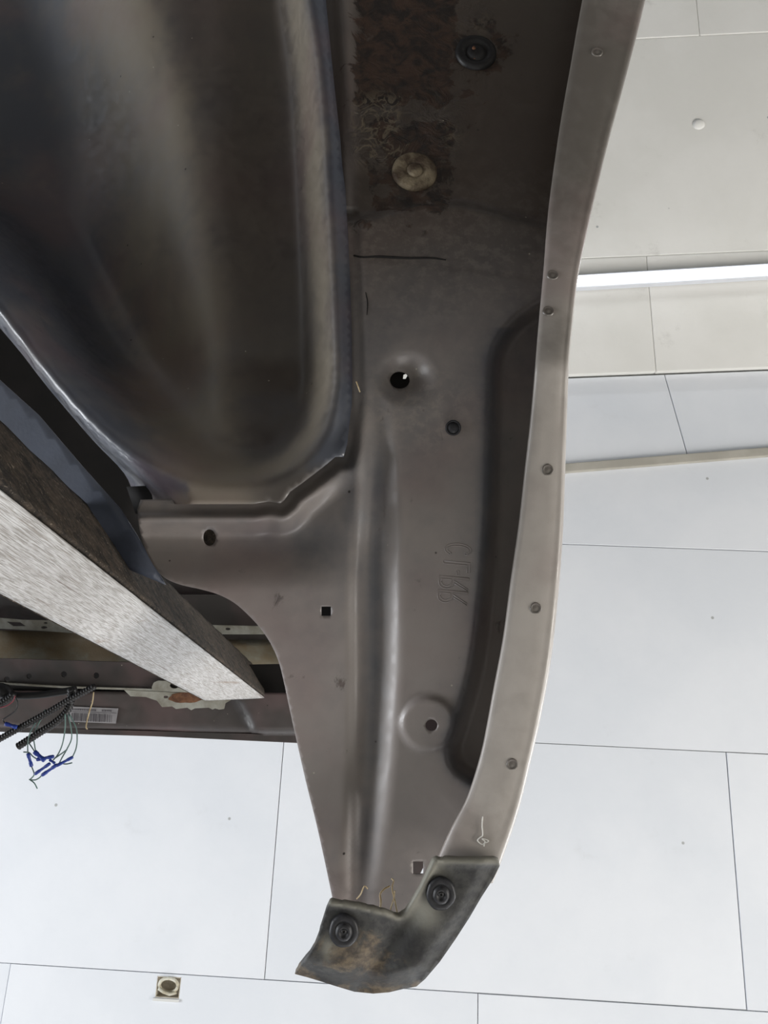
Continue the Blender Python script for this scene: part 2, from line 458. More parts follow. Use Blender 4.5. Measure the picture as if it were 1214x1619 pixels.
# recess with its ring
rc = np.array([(hx0 + hx1) / 2, (hy0 + hy1) / 2, ZC])
ring_root = empty('ring_hook', rc, 'small off-white ring hanging in a square recess of the ceiling', 'hook')
w2, h2 = (hx1 - hx0) / 2 - .001, (hy1 - hy0) / 2 - .001; dp = 0.026; th = 0.002
V, Fc = join([box_geo(rc + (0, 0, dp), (w2, 0, 0), (0, h2, 0), (0, 0, th)),
              box_geo(rc + (-w2, 0, dp / 2), (th / 2, 0, 0), (0, h2, 0), (0, 0, dp / 2)), box_geo(rc + (w2, 0, dp / 2), (th / 2, 0, 0), (0, h2, 0), (0, 0, dp / 2)),
              box_geo(rc + (0, -h2, dp / 2), (w2, 0, 0), (0, th / 2, 0), (0, 0, dp / 2)), box_geo(rc + (0, h2, dp / 2), (w2, 0, 0), (0, th / 2, 0), (0, 0, dp / 2))])
mk('recess_box', V, Fc, plain('recess_grey_brown', (205, 198, 184), (168, 158, 142), 60, 0.8), ring_root, False)
def ringpath(c, r, tilt, ell=0.8):
    pts = [c + (r * math.cos(q), r * ell * math.sin(q), tilt * math.sin(q)) for q in np.linspace(0, 2 * math.pi, 25)]
    return pts
tube('ring', ringpath(rc + (0, -0.004, 0.002), w2 * 0.80, 0.006, 0.72), 0.0042, M['rope'], ring_root, 8)
tube('ring_tail', [rc + (-w2 * .8, .004, 0.0), rc + (-w2 * .3, h2 * .45, -.004), rc + (w2 * .2, h2 * .62, -.003), rc + (w2 * .7, h2 * .55, 0.006)], 0.004, M['rope'], ring_root, 8)
V, Fc = box_geo((rc[0] - .002, hy1 + .004, ZC - .002), (w2 * 1.1, 0, 0), (0, .003, 0), (0, 0, .003)); mk('recess_lip', V, Fc, M['gap'], ring_root, False)

# wedge board between the regular rows and the batten
XL, XR = -4.5, 4.5
pA, pB = on_e1(XL), on_e1(XR)
xj = [XL, x1j + LW * 0.2 - 1.2, x1j + LW * 0.2 , XR]
for a, b in zip([XL, x1j - 0.6, x1j + 0.6, x1j + 1.83 ], [x1j - 0.6, x1j + 0.6, x1j + 1.83, XR]):
    g = GAP
    q = [np.array([a + g, yA - g, ZC]), np.array([b - g, yA - g, ZC]), on_e1(b - g), on_e1(a + g)]
    V = q + [v + np.array([0, 0, 2 * BT]) for v in q]
    mk('ceiling_board', V, [(0, 3, 2, 1), (4, 5, 6, 7), (0, 1, 5, 4), (1, 2, 6, 5), (2, 3, 7, 6), (3, 0, 4, 7)], M['board'], ceil_root, False, bevel=0.002)
# batten along the fold
ev = np.cross(eu, np.array([0, 0, 1.0])); ev /= np.linalg.norm(ev)          # across the fold, away up the picture
mid = (pA + pB) / 2; L2 = np.linalg.norm(pB - pA) / 2
V, Fc = box_geo(mid + ev * 0.012 - np.array([0, 0, 0.006]), eu * L2, ev * 0.014, (0, 0, 0.008))
mk('batten', V, Fc, M['batten'], ceil_root, False, bevel=0.003)
# sloped run of boards rising beyond the batten
th = math.radians(2)
sl = ev * math.cos(th) + np.array([0, 0, 1]) * math.sin(th); sn = np.cross(eu, sl); sn = sn if sn[2] > 0 else -sn
S0 = E1a + ev * 0.02
def QS(px, py): return Q(px, py, None, S0, sn)
e2a = QS(900, 598); e2b = QS(1214, 586)
def uvS(p): d = p - S0; return d.dot(eu), d.dot(sl)
ua, va = uvS(e2a); ub, vb = uvS(e2b); sv = (vb - va) / (ub - ua)
def e2(u): return va + sv * (u - ua)
uj1 = uvS(QS(1050, 590))[0]; uj0 = uvS(QS(1088, 724))[0]
def sboard(u00, u10, u01, u11):
    """quad on the slope: u at the lower edge (00,10) and the upper edge (01,11)"""
    g = GAP
    q = [S0 + eu * (u00 + g), S0 + eu * (u10 - g), S0 + eu * (u11 - g) + sl * e2(u11), S0 + eu * (u01 + g) + sl * e2(u01)]
    V = q + [v + sn * 0.02 for v in q]
    mk('ceiling_board', V, [(0, 3, 2, 1), (4, 5, 6, 7), (0, 1, 5, 4), (1, 2, 6, 5), (2, 3, 7, 6), (3, 0, 4, 7)], M['board'], ceil_root, False, bevel=0.002)
sboard(-4, -0.9, -4, -0.9); sboard(-0.9, uj0, -0.9, uj1); sboard(uj0, uj0 + 1.22, uj1, uj1 + 1.22); sboard(uj0 + 1.22, 5, uj1 + 1.22, 5)
# greyer boards beyond, level again, their edge lapping the slope
T0 = S0 + sl * e2(0) + eu * 0 - np.array([0, 0, 0.02])
tu = (e2b - e2a); tu /= np.linalg.norm(tu)
tn = np.array([0, 0, 1.0]); tn = tn - tn.dot(tu) * tu; tn /= np.linalg.norm(tn)
tt = math.radians(-9); tv0 = np.cross(tn, tu); tv0 = tv0 if tv0[1] < 0 else -tv0
tv = tv0 * math.cos(tt) + tn * math.sin(tt); tn = np.cross(tu, tv); tn = tn if tn[2] > 0 else -tn
T0 = e2a - np.array([0, 0, 0.022])
def QT(px, py, lift=0.0): return Q(px, py, None, T0 - tn * lift, tn)
def tuv(p): d = p - T0; return d.dot(tu), d.dot(tv)
v400 = tuv(QT(1020, 404))[1]; v50 = tuv(QT(1100, 56))[1]
for (v0, v1, us) in ((0.0, v400, (-3.4, tuv(QT(1022, 404))[0], 4.6)), (v400, v50, (-3.4, -1.0, 1.9, 4.6)), (v50, v50 + 0.9, (-3.4, 0.5, 4.6))):
    for a, b in zip(us[:-1], us[1:]):
        V, Fc = box_geo(T0 + tu * (a + b) / 2 + tv * (v0 + v1) / 2 + tn * (0.012 + random.uniform(-.001, .001)), tu * ((b - a) / 2 - GAP * .3), tv * ((v1 - v0) / 2 - GAP * .3), tn * 0.011)
        mk('ceiling_board', V, Fc, M['board2'], ceil_root, False, bevel=0.003)
V, Fc = box_geo(T0 + tu * 0.6 + tv * 1.0 + tn * 0.05, tu * 4.2, tv * 1.2, tn * 0.01); mk('backing_sheet', V, Fc, M['gap'], ceil_root, False)
# strip light
la, lb = QT(912, 445, 0.03), QT(1214, 427, 0.03)
ld = (lb - la); ld /= np.linalg.norm(ld); lvv = np.cross(tn, ld); lvv = lvv if lvv[1] > 0 else -lvv
lc = la + ld * 0.35; HL = 1.05
lamp = empty('strip_light', lc, 'long lit white strip light on the ceiling beyond the wheel lip', 'light')
V, Fc = box_geo(lc + tn * 0.012, ld * HL, lvv * 0.022, tn * 0.014); mk('housing', V, Fc, M['housing'], lamp, False, bevel=0.003)
q = [lc + ld * s * HL for s in (-.985, .985)]
tube('diffuser', [q[0] - tn * .004, q[1] - tn * .004], 0.0115, M['lamp'], lamp, 16)
for s in (-1, 1):
    V, Fc = box_geo(lc + ld * s * HL * .993, ld * .012, lvv * 0.02, tn * 0.02); mk('end_cap', V, Fc, M['housing'], lamp, False, bevel=0.003)
def added_ceiling_tube(c, ax, lab):  # unseen strip lights added to brighten floor and ceiling
    c = np.array(c); ax = np.array(ax, float); ay = np.cross((0, 0, 1), ax)
    r_ = empty('strip_light', c, lab, 'light')
    V, Fc = box_geo(c - (0, 0, .014), ax * .75, ay * .022, (0, 0, .014)); mk('housing', V, Fc, M['housing'], r_, False, bevel=.003)
    tube('diffuser', [c - (0, 0, .032) - ax * .73, c - (0, 0, .032) + ax * .73], .0115, M['lamp'], r_, 12)
    d = bpy.data.lights.new('added_tube_light', 'AREA'); d.shape = 'RECTANGLE'; d.size = 1.4; d.size_y = 0.03; d.energy = 65; d.color = (0.95, 0.98, 1)
    o = bpy.data.objects.new('added_tube_light', d); COL.objects.link(o); o.parent = r_; o.location = (0, 0, -.047); o.rotation_euler = (0, 0, math.atan2(ax[1], ax[0]))
added_ceiling_tube((2.2, 0.9, ZC), (0, 1, 0), 'added white strip light running front to back on the ceiling right of the vehicle')
added_ceiling_tube((1.6, 3.4, ZC), (1, 0, 0), 'added white strip light on the ceiling at the front')
added_ceiling_tube((-3.2, 1.8, ZC), (0, 1, 0), 'added white strip light on the ceiling on the far left')
added_ceiling_tube((3.0, -2.2, ZC - 0.05), (0, 1, 0), 'added white strip light on the ceiling beyond the upper right corner')
# small round cap on the far boards
kp = tuv(QT(1105, 197))
def tag1(o, *a): return tag(o, *a)
dd = lathe('ceiling_cap', 1105, 197, 2.6, [(10, 2), (9, 8), (5, 11), (1, 12)], M['board2'], None, 16)
pc = QT(1105, 197, 0.0); dd.location = pc; ORG[dd.name] = pc
tag(dd, 'small pale round cap on the greyed ceiling board near the right edge', 'cap')

# floor and walls of the workshop (outside the frame, they only bounce the light)
def struct(name, c, ax, ay, az, mat):
    V, Fc = box_geo(c, ax, ay, az); o = mk(name, V, Fc, mat, None, False); o['kind'] = 'structure'; return o
struct('floor', (0, 0, -0.05), (5.2, 0, 0), (0, 5.2, 0), (0, 0, 0.05), M['floor'])

# ------------------------------------------------------------------ the truck body
body = empty('vehicle_body', P(600, 700, 0.62), 'dark grey primed vehicle body shell with open wheel arch, seen from below', 'vehicle body')

LIP_OUT = smooth_line([(1120, -420), (1062, -200), (1018, 0), (985, 130), (962, 215), (941, 300), (925, 370), (911, 440), (903, 510), (897, 575), (894, 650), (891, 740), (888, 830), (881, 930), (869, 1040), (853, 1130), (836, 1205), (816, 1285), (789, 1364), (775, 1400)], 5)
LIP_IN = smooth_line([(1010, -420), (962, -200), (922, 0), (905, 95), (886, 205), (869, 330), (861, 430), (853, 520), (843, 640), (832, 740), (822, 830), (809, 920), (797, 1010), (782, 1090), (765, 1180), (748, 1240), (735, 1273), (714, 1312), (692, 1362), (680, 1395)], 5)
DL = 0.565
SEAM = [(470, -420), (495, -200), (515, 0), (527, 120), (538, 220), (541, 262), (546, 300), (550, 370), (553, 430), (556, 520), (557, 600), (556, 640), (551, 680), (549, 700), (543, 722), (530, 722), (515, 735), (480, 762), (458, 778), (450, 790), (443, 796), (425, 793), (400, 797), (340, 797), (270, 797), (232, 797), (212, 799)]
STEP = smooth_line([(960, 425), (905, 447), (862, 470), (820, 497), (790, 530), (775, 570), (771, 650), (767, 800), (758, 930), (743, 1050), (719, 1138), (707, 1180), (713, 1212), (735, 1232), (765, 1244), (830, 1250)], 4)
STEP_POLY = STEP + [(1100, 1250), (1100, 425)]
BEADX = ([560, 640, 720, 800, 900, 1060, 1200, 1320, 1440], [597, 598, 600, 597, 592, 592, 586, 577, 566])
BEADW = ([600, 640, 700, 780, 860, 960, 1150, 1300, 1450], [8, 22, 34, 42, 46, 48, 44, 40, 34])
BEADA = ([600, 650, 740, 860, 1000, 1200, 1350, 1460], [0, 0.003, 0.010, 0.015, 0.015, 0.012, 0.008, 0.004])
def bead_t(x, y):
    return (x - np.interp(y, *BEADX)) / np.interp(y, *BEADW)
def wavy_top(x): return 352 - 32 * np.exp(-((x - 700) / 110.0) ** 2) + 0.06 * np.maximum(x - 760, 0)
def panel_depth(x, y):
    D = 0.600 + 0.170 * sstep((850 - y) / 1270) + 0.012 * sstep((y - 1000) / 500)
    D = D + 0.00009 * (x - 600) * sstep((900 - y) / 600) * 0.4
    t = bead_t(x, y); a = np.interp(y, *BEADA)
    D = D + a * np.where(np.abs(t) < 1, 0.5 + 0.5 * np.cos(np.pi * np.clip(t, -1, 1)), 0)
    sd = pdist(x, y, STEP) * np.where(inside(x, y, STEP_POLY), 1, -1)
    D = D + 0.024 * sstep((sd + 4) / 30)
    r = np.hypot(x - 677, y - 1145); D = D - 0.0045 * sstep((47 - r) / 9)
    r = np.hypot((x - 640) / 1.15, (y - 598)); D = D + 0.011 * sstep((46 - r) / 34)
    D = D + 0.010 * sstep((wavy_top(x) - y) / 16 + 0.5)
    D = D - 0.0012 * sstep((y - (407 + 0.12 * (x - 560))) / 3 + 0.5) * (x > 560)
    sm = pdist(x, y, SEAM)
    D = D + (0.005 + 0.004 * sstep((y - 600) / 120)) * sstep((24 - sm) / 16)
    # upper bay left rib
    D = D - 0.006 * np.exp(-((x - (548 + 0.0 * y)) / 14.0) ** 2) * (y < 330)
    D = D + 0.018 * sstep((935 - y) / 90) * sstep((sm - 20) / 34) * sstep((600 - x) / 150) * sstep((y - 640) / 60)
    return D
def lipD(y):
    y = np.asarray(y, float)
    return DL + 0.20 * np.clip((575 - y) / 995, 0, 2) - 0.004 * np.exp(-((y - 575) / 40.0) ** 2)
def panel_attr(x, y):
    t = bead_t(x, y); a = np.interp(y, *BEADA) / 0.017
    blue = a * np.exp(-(t / 0.32) ** 2)  # shade of groove, step and joint painted in as bluish primer
    sd = pdist(x, y, STEP)
    blue = np.maximum(blue, 0.9 * np.exp(-(sd / 12) ** 2) * (y > 520))
    blue = np.maximum(blue, 0.8 * np.exp(-((x - 470) / 110.0) ** 2 - ((y - 850) / 40.0) ** 2))
    blue = np.maximum(blue, 0.8 * np.exp(-((x - 560) / 22.0) ** 2 - ((y - 830) / 120.0) ** 2))
    dust_shading = 0.62 + 0.25 * sstep((y - 500) / 500) - 0.6 * blue
    dust_shading = dust_shading + 0.35 * a * np.exp(-((np.abs(t) - 0.78) / 0.22) ** 2)  # lit groove flanks painted paler
    mud = 0.95 * np.exp(-(np.maximum(np.abs(x - 640) - 62, 0) / 22) ** 2) * sstep((185 - y) / 40)
    mud = np.maximum(mud, 0.8 * np.exp(-(np.maximum(np.abs(x - 652) - 55, 0) / 14) ** 2 - (np.maximum(np.abs(y - 262) - 62, 0) / 14) ** 2))
    mud = np.maximum(mud, 0.75 * np.exp(-((x - 750) / 48.0) ** 2 - ((y - 95) / 70.0) ** 2))
    mud = np.maximum(mud, 0.62 * np.exp(-((x - 600) / 45.0) ** 2 - ((y - 352) / 14.0) ** 2))
    crust = np.exp(-(np.maximum(np.abs(x - 640) - 60, 0) / 25) ** 2 - (np.maximum(np.abs(y - 205) - 40, 0) / 18) ** 2)
    crust = np.maximum(crust, 0.7 * np.exp(-((x - 748) / 26.0) ** 2 - ((y - 25) / 30.0) ** 2))
    scuff = np.exp(-((x - 665) / 95.0) ** 2 - ((y - 650) / 65.0) ** 2) + 0.4 * np.exp(-((y - 420) / 120.0) ** 2)
    return {'dust_shading': dust_shading, 'mud': np.clip(mud, 0, 1), 'crust': crust, 'scuff': np.clip(scuff, 0, 1), 'grime_shade': 0.5 * np.exp(-((x - 662) / 24.0) ** 2 - ((y - 606) / 26.0) ** 2) + 0.92 * sstep((640 - y) / 380) * (0.55 + 0.45 * sstep((x - 545) / 30))}  # brown grime, also painting in the shade of upper bay and dimple
# right edge runs out under the lip to the outer skin
RE = [(CX + (x - CX) * DL / 0.66 + 6, y) for x, y in LIP_OUT if y < 1290]
CUT = smooth_line([(217, 806), (221, 840), (232, 874), (247, 900), (262, 914), (285, 924), (318, 932), (345, 940), (370, 953), (392, 972), (412, 994), (428, 1018), (440, 1045), (448, 1075), (458, 1122), (469, 1172), (484, 1238), (500, 1302), (514, 1365), (528, 1432)], 4)
PANEL = [(462, -420), (486, -200), (506, 0), (530, 220), (545, 400), (549, 560), (548, 640), (541, 700), (520, 715), (470, 755), (444, 784), (400, 787), (300, 788), (222, 790)] + CUT + [(536, 1452), (600, 1470), (645, 1470), (690, 1400), (730, 1330)] + RE[::-1]
holes = [circle(632, 601, 15.5, 22, 13.5), circle(682, 1147, 9.6, 20),
         [(508, 959), (523, 959), (523, 974), (508, 974)], [(653, 1362), (669, 1362), (669, 1382), (653, 1382)],
         [(321 + 10 * math.cos(q) + (11 if False else 10), 850 + (13 * math.sin(q))) for q in np.linspace(0, 2 * math.pi, 20, endpoint=False)]]
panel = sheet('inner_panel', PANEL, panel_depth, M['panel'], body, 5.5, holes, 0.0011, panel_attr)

# the dome of the wheelhouse
DIAG = smooth_line([(-520, 120), (-250, 330), (-60, 505), (40, 610), (110, 690), (170, 755), (222, 800)], 4)
RIDGE = [(-520, 30), (-250, 235), (-60, 420), (20, 505), (80, 590), (150, 672), (220, 730), (300, 775)]
BAND = ([-400, 0, 200, 350, 500, 700, 800], [40, 150, 205, 225, 245, 280, 300])
DIN = smooth_line([(-520, 62), (-250, 268), (-60, 455), (20, 542), (75, 612), (145, 694), (196, 748), (214, 790)], 4)
DOMEB = SEAM + DIN[::-1] + [(-520, -420)]
WALLB = smooth_line([(440, -420), (467, -200), (488, 0), (505, 120), (515, 260), (524, 430), (529, 560), (528, 620), (516, 680), (490, 720), (450, 752), (400, 768), (330, 768), (280, 752), (215, 716), (150, 660), (80, 580), (20, 500), (-60, 410), (-250, 225), (-520, 20)], 3) + [(-520, -420)]
def dome_depth(x, y):
    ins = inside(x, y, WALLB); sd = pdist(x, y, WALLB[:-1]) * np.where(ins, 1, -1)
    D = 0.5905 + 0.170 * sstep((850 - y) / 1270)
    wr = np.clip((x - 250) / 200, 0, 1); w = 58 + 62 * (1 - wr)
    # side wall: rolls over a soft radius into the crown
    D = D + (0.060 + 0.02 * (1 - wr) - 0.03 * sstep((y - 560) / 150)) * sstep((sd + 8) / w)
    # flange outside the rolled edge falls back to the joint
    D = D + 0.010 * sstep((-sd - 2) / 26) * sstep((720 - y) / 60) * (x > 300)
    D = D + 0.022 * sstep((x - 335) / 120) * sstep((760 - y) / 150) * sstep((sd - 10) / 50) * sstep((y + 200) / 200)
    # broad swing of the crown from the flat outer part to the inner part
    bx = np.interp(y, *BAND)
    s = (bx + 105 - x) / 235
    D = D + 0.115 * sstep(s) * sstep((sd + 10) / 180)
    # trough outside the ridge on the frame side
    D = D + np.where((x < 300) & ~ins, 0.10 * sstep((-sd - 9) / 42) * np.clip((300 - x) / 120, 0, 1), 0)
    return D
def dome_attr(x, y):
    bx = np.interp(y, *BAND)
    warm = sstep((x - (bx - 120)) / 160)
    ins = inside(x, y, WALLB); sd = pdist(x, y, WALLB[:-1]) * np.where(ins, 1, -1)
    right = sstep((x - (bx + 60)) / 90)
    dust_shading = 0.10 + 0.75 * warm - 0.45 * right  # lit band and darker crown painted into the overspray tone
    rim = np.exp(-((sd - 20) / 17.0) ** 2) * sstep((x - 280) / 80)
    dust_shading = dust_shading * (1 - rim) + 0.95 * rim  # bright highlight of the rolled rim painted in
    k = sstep((2 - sd) / 14) * sstep((760 - y) / 40 + (x < 300))
    dust_shading = dust_shading * (1 - k) + 0.05 * k
    return {'dust_shading': dust_shading, 'grime_shade': np.clip(0.75 * right - rim, 0, 1) * (1 - k)}  # brown tone paints in the shade of the crown
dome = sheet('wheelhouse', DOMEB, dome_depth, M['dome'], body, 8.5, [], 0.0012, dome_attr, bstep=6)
# a stiffener closes the joint from behind
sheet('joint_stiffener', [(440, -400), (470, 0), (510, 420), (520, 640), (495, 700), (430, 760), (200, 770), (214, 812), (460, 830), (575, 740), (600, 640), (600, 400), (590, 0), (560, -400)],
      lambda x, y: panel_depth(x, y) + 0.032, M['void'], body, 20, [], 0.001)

# wheel lip: turned flange, rolled edge and the outer skin
def ribbon(name, rows, mat, parent, attr=None, solid=None, label=None):
    n = len(rows[0]); V = [p for r in rows for p in r]; Fc = []
    for j in range(len(rows) - 1):
        for i in range(n - 1):
            Fc.append((j * n + i, (j + 1) * n + i, (j + 1) * n + i + 1, j * n + i + 1))
    at = {'dust_shading': np.full(len(V), 0.6) if attr is None else np.tile(attr, len(rows))}
    return mk(name, V, Fc, mat, parent, True, at, None, solid, label=label)
def at_y(line, ys):
    a = np.array(line); return np.interp(ys, a[:, 1], a[:, 0])
ys = np.concatenate([np.arange(-420, 1290, 9), np.arange(1290, 1396, 5)])
xi = at_y(LIP_IN, ys); xo = at_y(LIP_OUT, ys)
rows = []
wob = 0.0008 * np.sin(ys / 23.0) * np.exp(-((ys - 1290) / 60.0) ** 2) + 0.0007 * np.exp(-((ys - 700) / 30.0) ** 2)
for f, dz in ((0.0, 0.0018), (0.02, 0.0004), (0.12, 0.0), (0.35, -0.0006), (0.6, -0.0004), (0.80, 0.0), (0.87, 0.0009), (0.91, 0.0007), (0.96, 0.0012), (0.985, 0.003), (1.0, 0.006)):
    rows.append([P(x0 + (x1 - x0) * f, y, float(lipD(y)) + dz + w * math.sin(3 + 9 * f)) for x0, x1, y, w in zip(xi, xo, ys, wob)])
edge = rows[-1]
rows.append([p + AX_F * 0.02 + AX_X * 0.001 for p in edge]); rows.append([p + AX_F * 0.06 + AX_X * 0.004 for p in edge]); rows.append([p + AX_F * 0.16 + AX_X * 0.006 for p in edge])
lip = ribbon('wheel_lip', rows[:11], M['lip'], body, 0.12 + 0.75 * sstep((ys - 120) / 560), 0.0012)  # shade towards the top of the lip painted in as darker tone
skin = ribbon('outer_skin', rows[10:], M['lip'], body, 0.4 + 0 * ys, 0.0010)
for (sx, sy) in ((943, 85), (873, 437), (866, 494), (865, 743), (846, 961), (809, 1207)):
    lathe('spot_weld', sx, sy, float(lipD(sy)) - 0.0006, [(9.5, 0.0), (8.8, 0.9), (7.6, 1.25), (6.4, 0.6), (4, 0.75), (1, 1.2)], M['lip'], lip, 18, wob=0.03, surf=lambda x, y: lipD(y))

# plugs and washers in the inner panel
def pd(x, y): return float(panel_depth(np.array([x]), np.array([y]))[0])
g = lathe('rubber_grommet', 752, 85, pd(752, 85) - 0.001, [(33, -1), (32, 1.5), (27, 3.0), (20, 2.2), (17, 0.2), (15, 0.4), (14, 2.2), (6, 2.8), (1, 2.9)], M['black'], panel, 32, label='round black rubber grommet', surf=panel_depth)
for (dx, dy) in ((-3, -9), (-1, 6)):
    lathe('rust_speck', 752 + dx, 85 + dy, pd(752, 85) - 0.0046, [(3, 0), (2, .5), (.5, .6)], M['rust'], g, 8, wob=.1)
g = lathe('crusted_washer', 655, 273, pd(655, 273) - 0.001, [(36, -1), (35, 1.4), (31, 2.6), (20, 2.8), (14, 2.2), (13, 1.0), (12, 2.8), (9, 3.8), (2, 4.0)], M['washer'], panel, 32, label='round beige washer crusted with mud', wob=0.002, surf=panel_depth)
lathe('small_plug', 716.5, 676.5, pd(716, 676) - 0.0012, [(12.5, -1.5), (12.3, 0.8), (10.5, 1.2), (9.6, 0.6), (8.8, -.2), (8.2, 0.9), (3, 1.2), (.5, 1.25)], M['plug'], panel, 24, label='small black rubber plug')

# unseen body slabs and wall added off frame to keep light off the arch
def wallq(name, a, b, c, d, mat):
    V = [np.asarray(v) for v in (a, b, c, d)]; n = np.cross(V[1] - V[0], V[3] - V[0]); n /= np.linalg.norm(n)
    V2 = V + [v + n * 0.003 for v in V]
    mk(name, V2, [(0, 1, 2, 3), (7, 6, 5, 4), (0, 4, 5, 1), (1, 5, 6, 2), (2, 6, 7, 3), (3, 7, 4, 0)], mat, body, False)
t0, t1 = P(-900, -425, 0.70), P(1130, -425, 0.62)
V, Fc = box_geo(P(300, -430, 0.80) + np.array([-0.3, -0.85, 0.0]), (1.1, 0, 0), (0, 0.8, 0), (0, 0, 0.05)); mk('blocker_slab', V, Fc, M['back'], body, False)
V, Fc = box_geo(P(-560, 100, 0.80) + np.array([-0.65, 0.1, 0.1]), (0.6, 0, 0), (0, 0.7, 0), (0, 0, 0.05)); mk('blocker_slab', V, Fc, M['back'], body, False)
wallq('blocker_wall', t0, t1, t1 + np.array([0.02, -0.14, -1.0]), t0 + np.array([0, -0.14, -1.0]), M['back'])
l0, l1 = P(-540, -425, 0.66), P(-540, 480, 0.62)
0 and wallq('frame_side', l1, l0, l0 + np.array([-0.25, 0, -0.45]), l1 + np.array([-0.25, 0, -0.45]), M['back'])

# dark open seam where two sheets of the panel overlap, and hairline marks
def mark(pts, r_):
    q = smooth_line(pts, 5); n = len(q)
    path = [P(x, y, pd(x, y) - 0.0001) for x, y in q]
    V, Fc = tube_geo(path, [r_ * (0.25 + 0.75 * math.sin(math.pi * min(1, .12 + .88 * i / n)) ** .6) for i in range(n)], 6)
    mk('overlap_seam', V, Fc, M['void'], panel, True)
mark([(559, 404), (575, 407), (600, 406), (640, 408), (680, 408), (705, 411)], 0.0012)
mark([(578, 462), (581, 478), (580, 498)], 0.0005)

# plates added behind the holes, the near-black ones standing in for shade
slab('backing_plate', [(560, 1090), (760, 1090), (730, 1250), (640, 1430), (560, 1430)], 0.665, M['back'], body, 0.002, 0.0)
slab('backing_plate', [(225, 830), (440, 830), (420, 930), (330, 905), (262, 890)], 0.655, M['grime'], body, 0.002, 0.0)
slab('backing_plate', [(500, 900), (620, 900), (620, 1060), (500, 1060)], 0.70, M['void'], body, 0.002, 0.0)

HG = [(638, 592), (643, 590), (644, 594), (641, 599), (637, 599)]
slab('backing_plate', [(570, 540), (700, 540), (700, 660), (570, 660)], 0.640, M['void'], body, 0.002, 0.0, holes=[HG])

# embossed letters: mirrored CL-RR, pressed from the other side, running down the panel
def strokes_to_ridge(name, st, parent):
    parts = []
    for s in st:
        path = []
        for (u, v) in s:
            x = 757 - 0.0 * u - 46 + 0 * v; 
            X = LX(u, v); Y = LY(u, v)
            path.append(P(X, Y, pd(X, Y) + 0.00018))
        parts.append(tube_geo(path, 0.00052, 6))
    V, Fc = join(parts)
    return mk(name, V, Fc, M['panel'], parent, True, {'dust_shading': np.full(len(V), .75), 'mud': np.zeros(len(V)), 'crust': np.zeros(len(V)), 'scuff': np.zeros(len(V)), 'grime_shade': np.zeros(len(V))})
def arc(cx, cy, rx, ry, a0, a1, n=12):
    return [(cx + rx * math.cos(math.radians(a0 + (a1 - a0) * i / n)), cy + ry * math.sin(math.radians(a0 + (a1 - a0) * i / n))) for i in range(n + 1)]
# u along reading direction (down the picture), v from foot (right) to top (left) 0..43
def LX(u, v): return 746 - 0.085 * u - v
def LY(u, v): return 860 + u - 0.02 * v * 0 - v * 0.08
out = [
 [arc(11, 21, 10, 21, 35, 325, 18), arc(11, 21, 6.5, 17, 40, 320, 18), [(19.2, 33), (16, 31)], [(19.2, 9), (16, 10)]],
 [[(30, 42), (30, 0), (46, 0), (46, 4.5), (34, 4.5), (34, 42), (30, 42)]],
 [[(44, 20), (50, 20), (50, 16), (44, 16), (44, 20)]],
]
for u0 in (54, 76):
    out.append([[(u0, 0), (u0, 47)] + arc(u0 + 9, 35, 10, 12, 90, -90, 10) + [(u0 + 4, 23), (u0 + 4, 0), (u0, 0)],
                arc(u0 + 8, 35, 7, 8, 90, -90, 8) + [(u0 + 4, 27), (u0 + 4, 43), (u0 + 8, 43)],
                [(u0 + 6, 23), (u0 + 18, 0)], [(u0 + 10, 23), (u0 + 21, 0)]])
for st in out: strokes_to_ridge('embossed_letter', st, panel)

# frame rail strip and its tab on the inner side of the wheelhouse
RS = [(-520, 215), (-250, 395), (-60, 545), (0, 600), (60, 655), (130, 735), (190, 800), (225, 850), (262, 925), (330, 1020), (240, 930), (200, 905), (120, 800), (40, 705), (-60, 620), (-250, 480), (-520, 300)]
rs_up = [(-520, 230), (-250, 402), (-60, 548), (0, 602), (60, 656), (130, 738), (190, 805), (218, 850)]
rs_dn = [(-520, 470), (-250, 560), (-60, 640), (0, 690), (60, 755), (130, 830), (190, 895), (262, 925)]
def rail_depth(x, y):
    t = np.clip((x + 520) / 800.0, 0, 1); up = np.interp(x, [p[0] for p in rs_up], [p[1] for p in rs_up])
    return 0.560 + 0.07 * t + 0.0001 * (y - up)
sheet('frame_flange', rs_up + rs_dn[::-1], rail_depth, M['bluestrip'], body, 12, [], 0.0015, bstep=8, label='blue-grey flange strip beside the beam')
slab('flange_tab', [(50, 706), (62, 694), (72, 697), (80, 712), (88, 742), (92, 760), (70, 738)], 0.628, M['bluestrip'], body, 0.002, 0.0005)
lathe('tab_rivet', 70, 704, 0.6265, [(6, 0), (5, .8), (1, 1)], M['galv'], body, 12)
sheet('trough_shade_sheet', [(-700, -150), (-250, 180), (-60, 330), (40, 450), (150, 620), (235, 780), (226, 856), (246, 902), (262, 918), (300, 985), (210, 960), (100, 860), (-60, 700), (-520, 500)], 0.95, M['void'], body, 40, [], 0.002)  # near-black sheet added to paint the shade in the trough

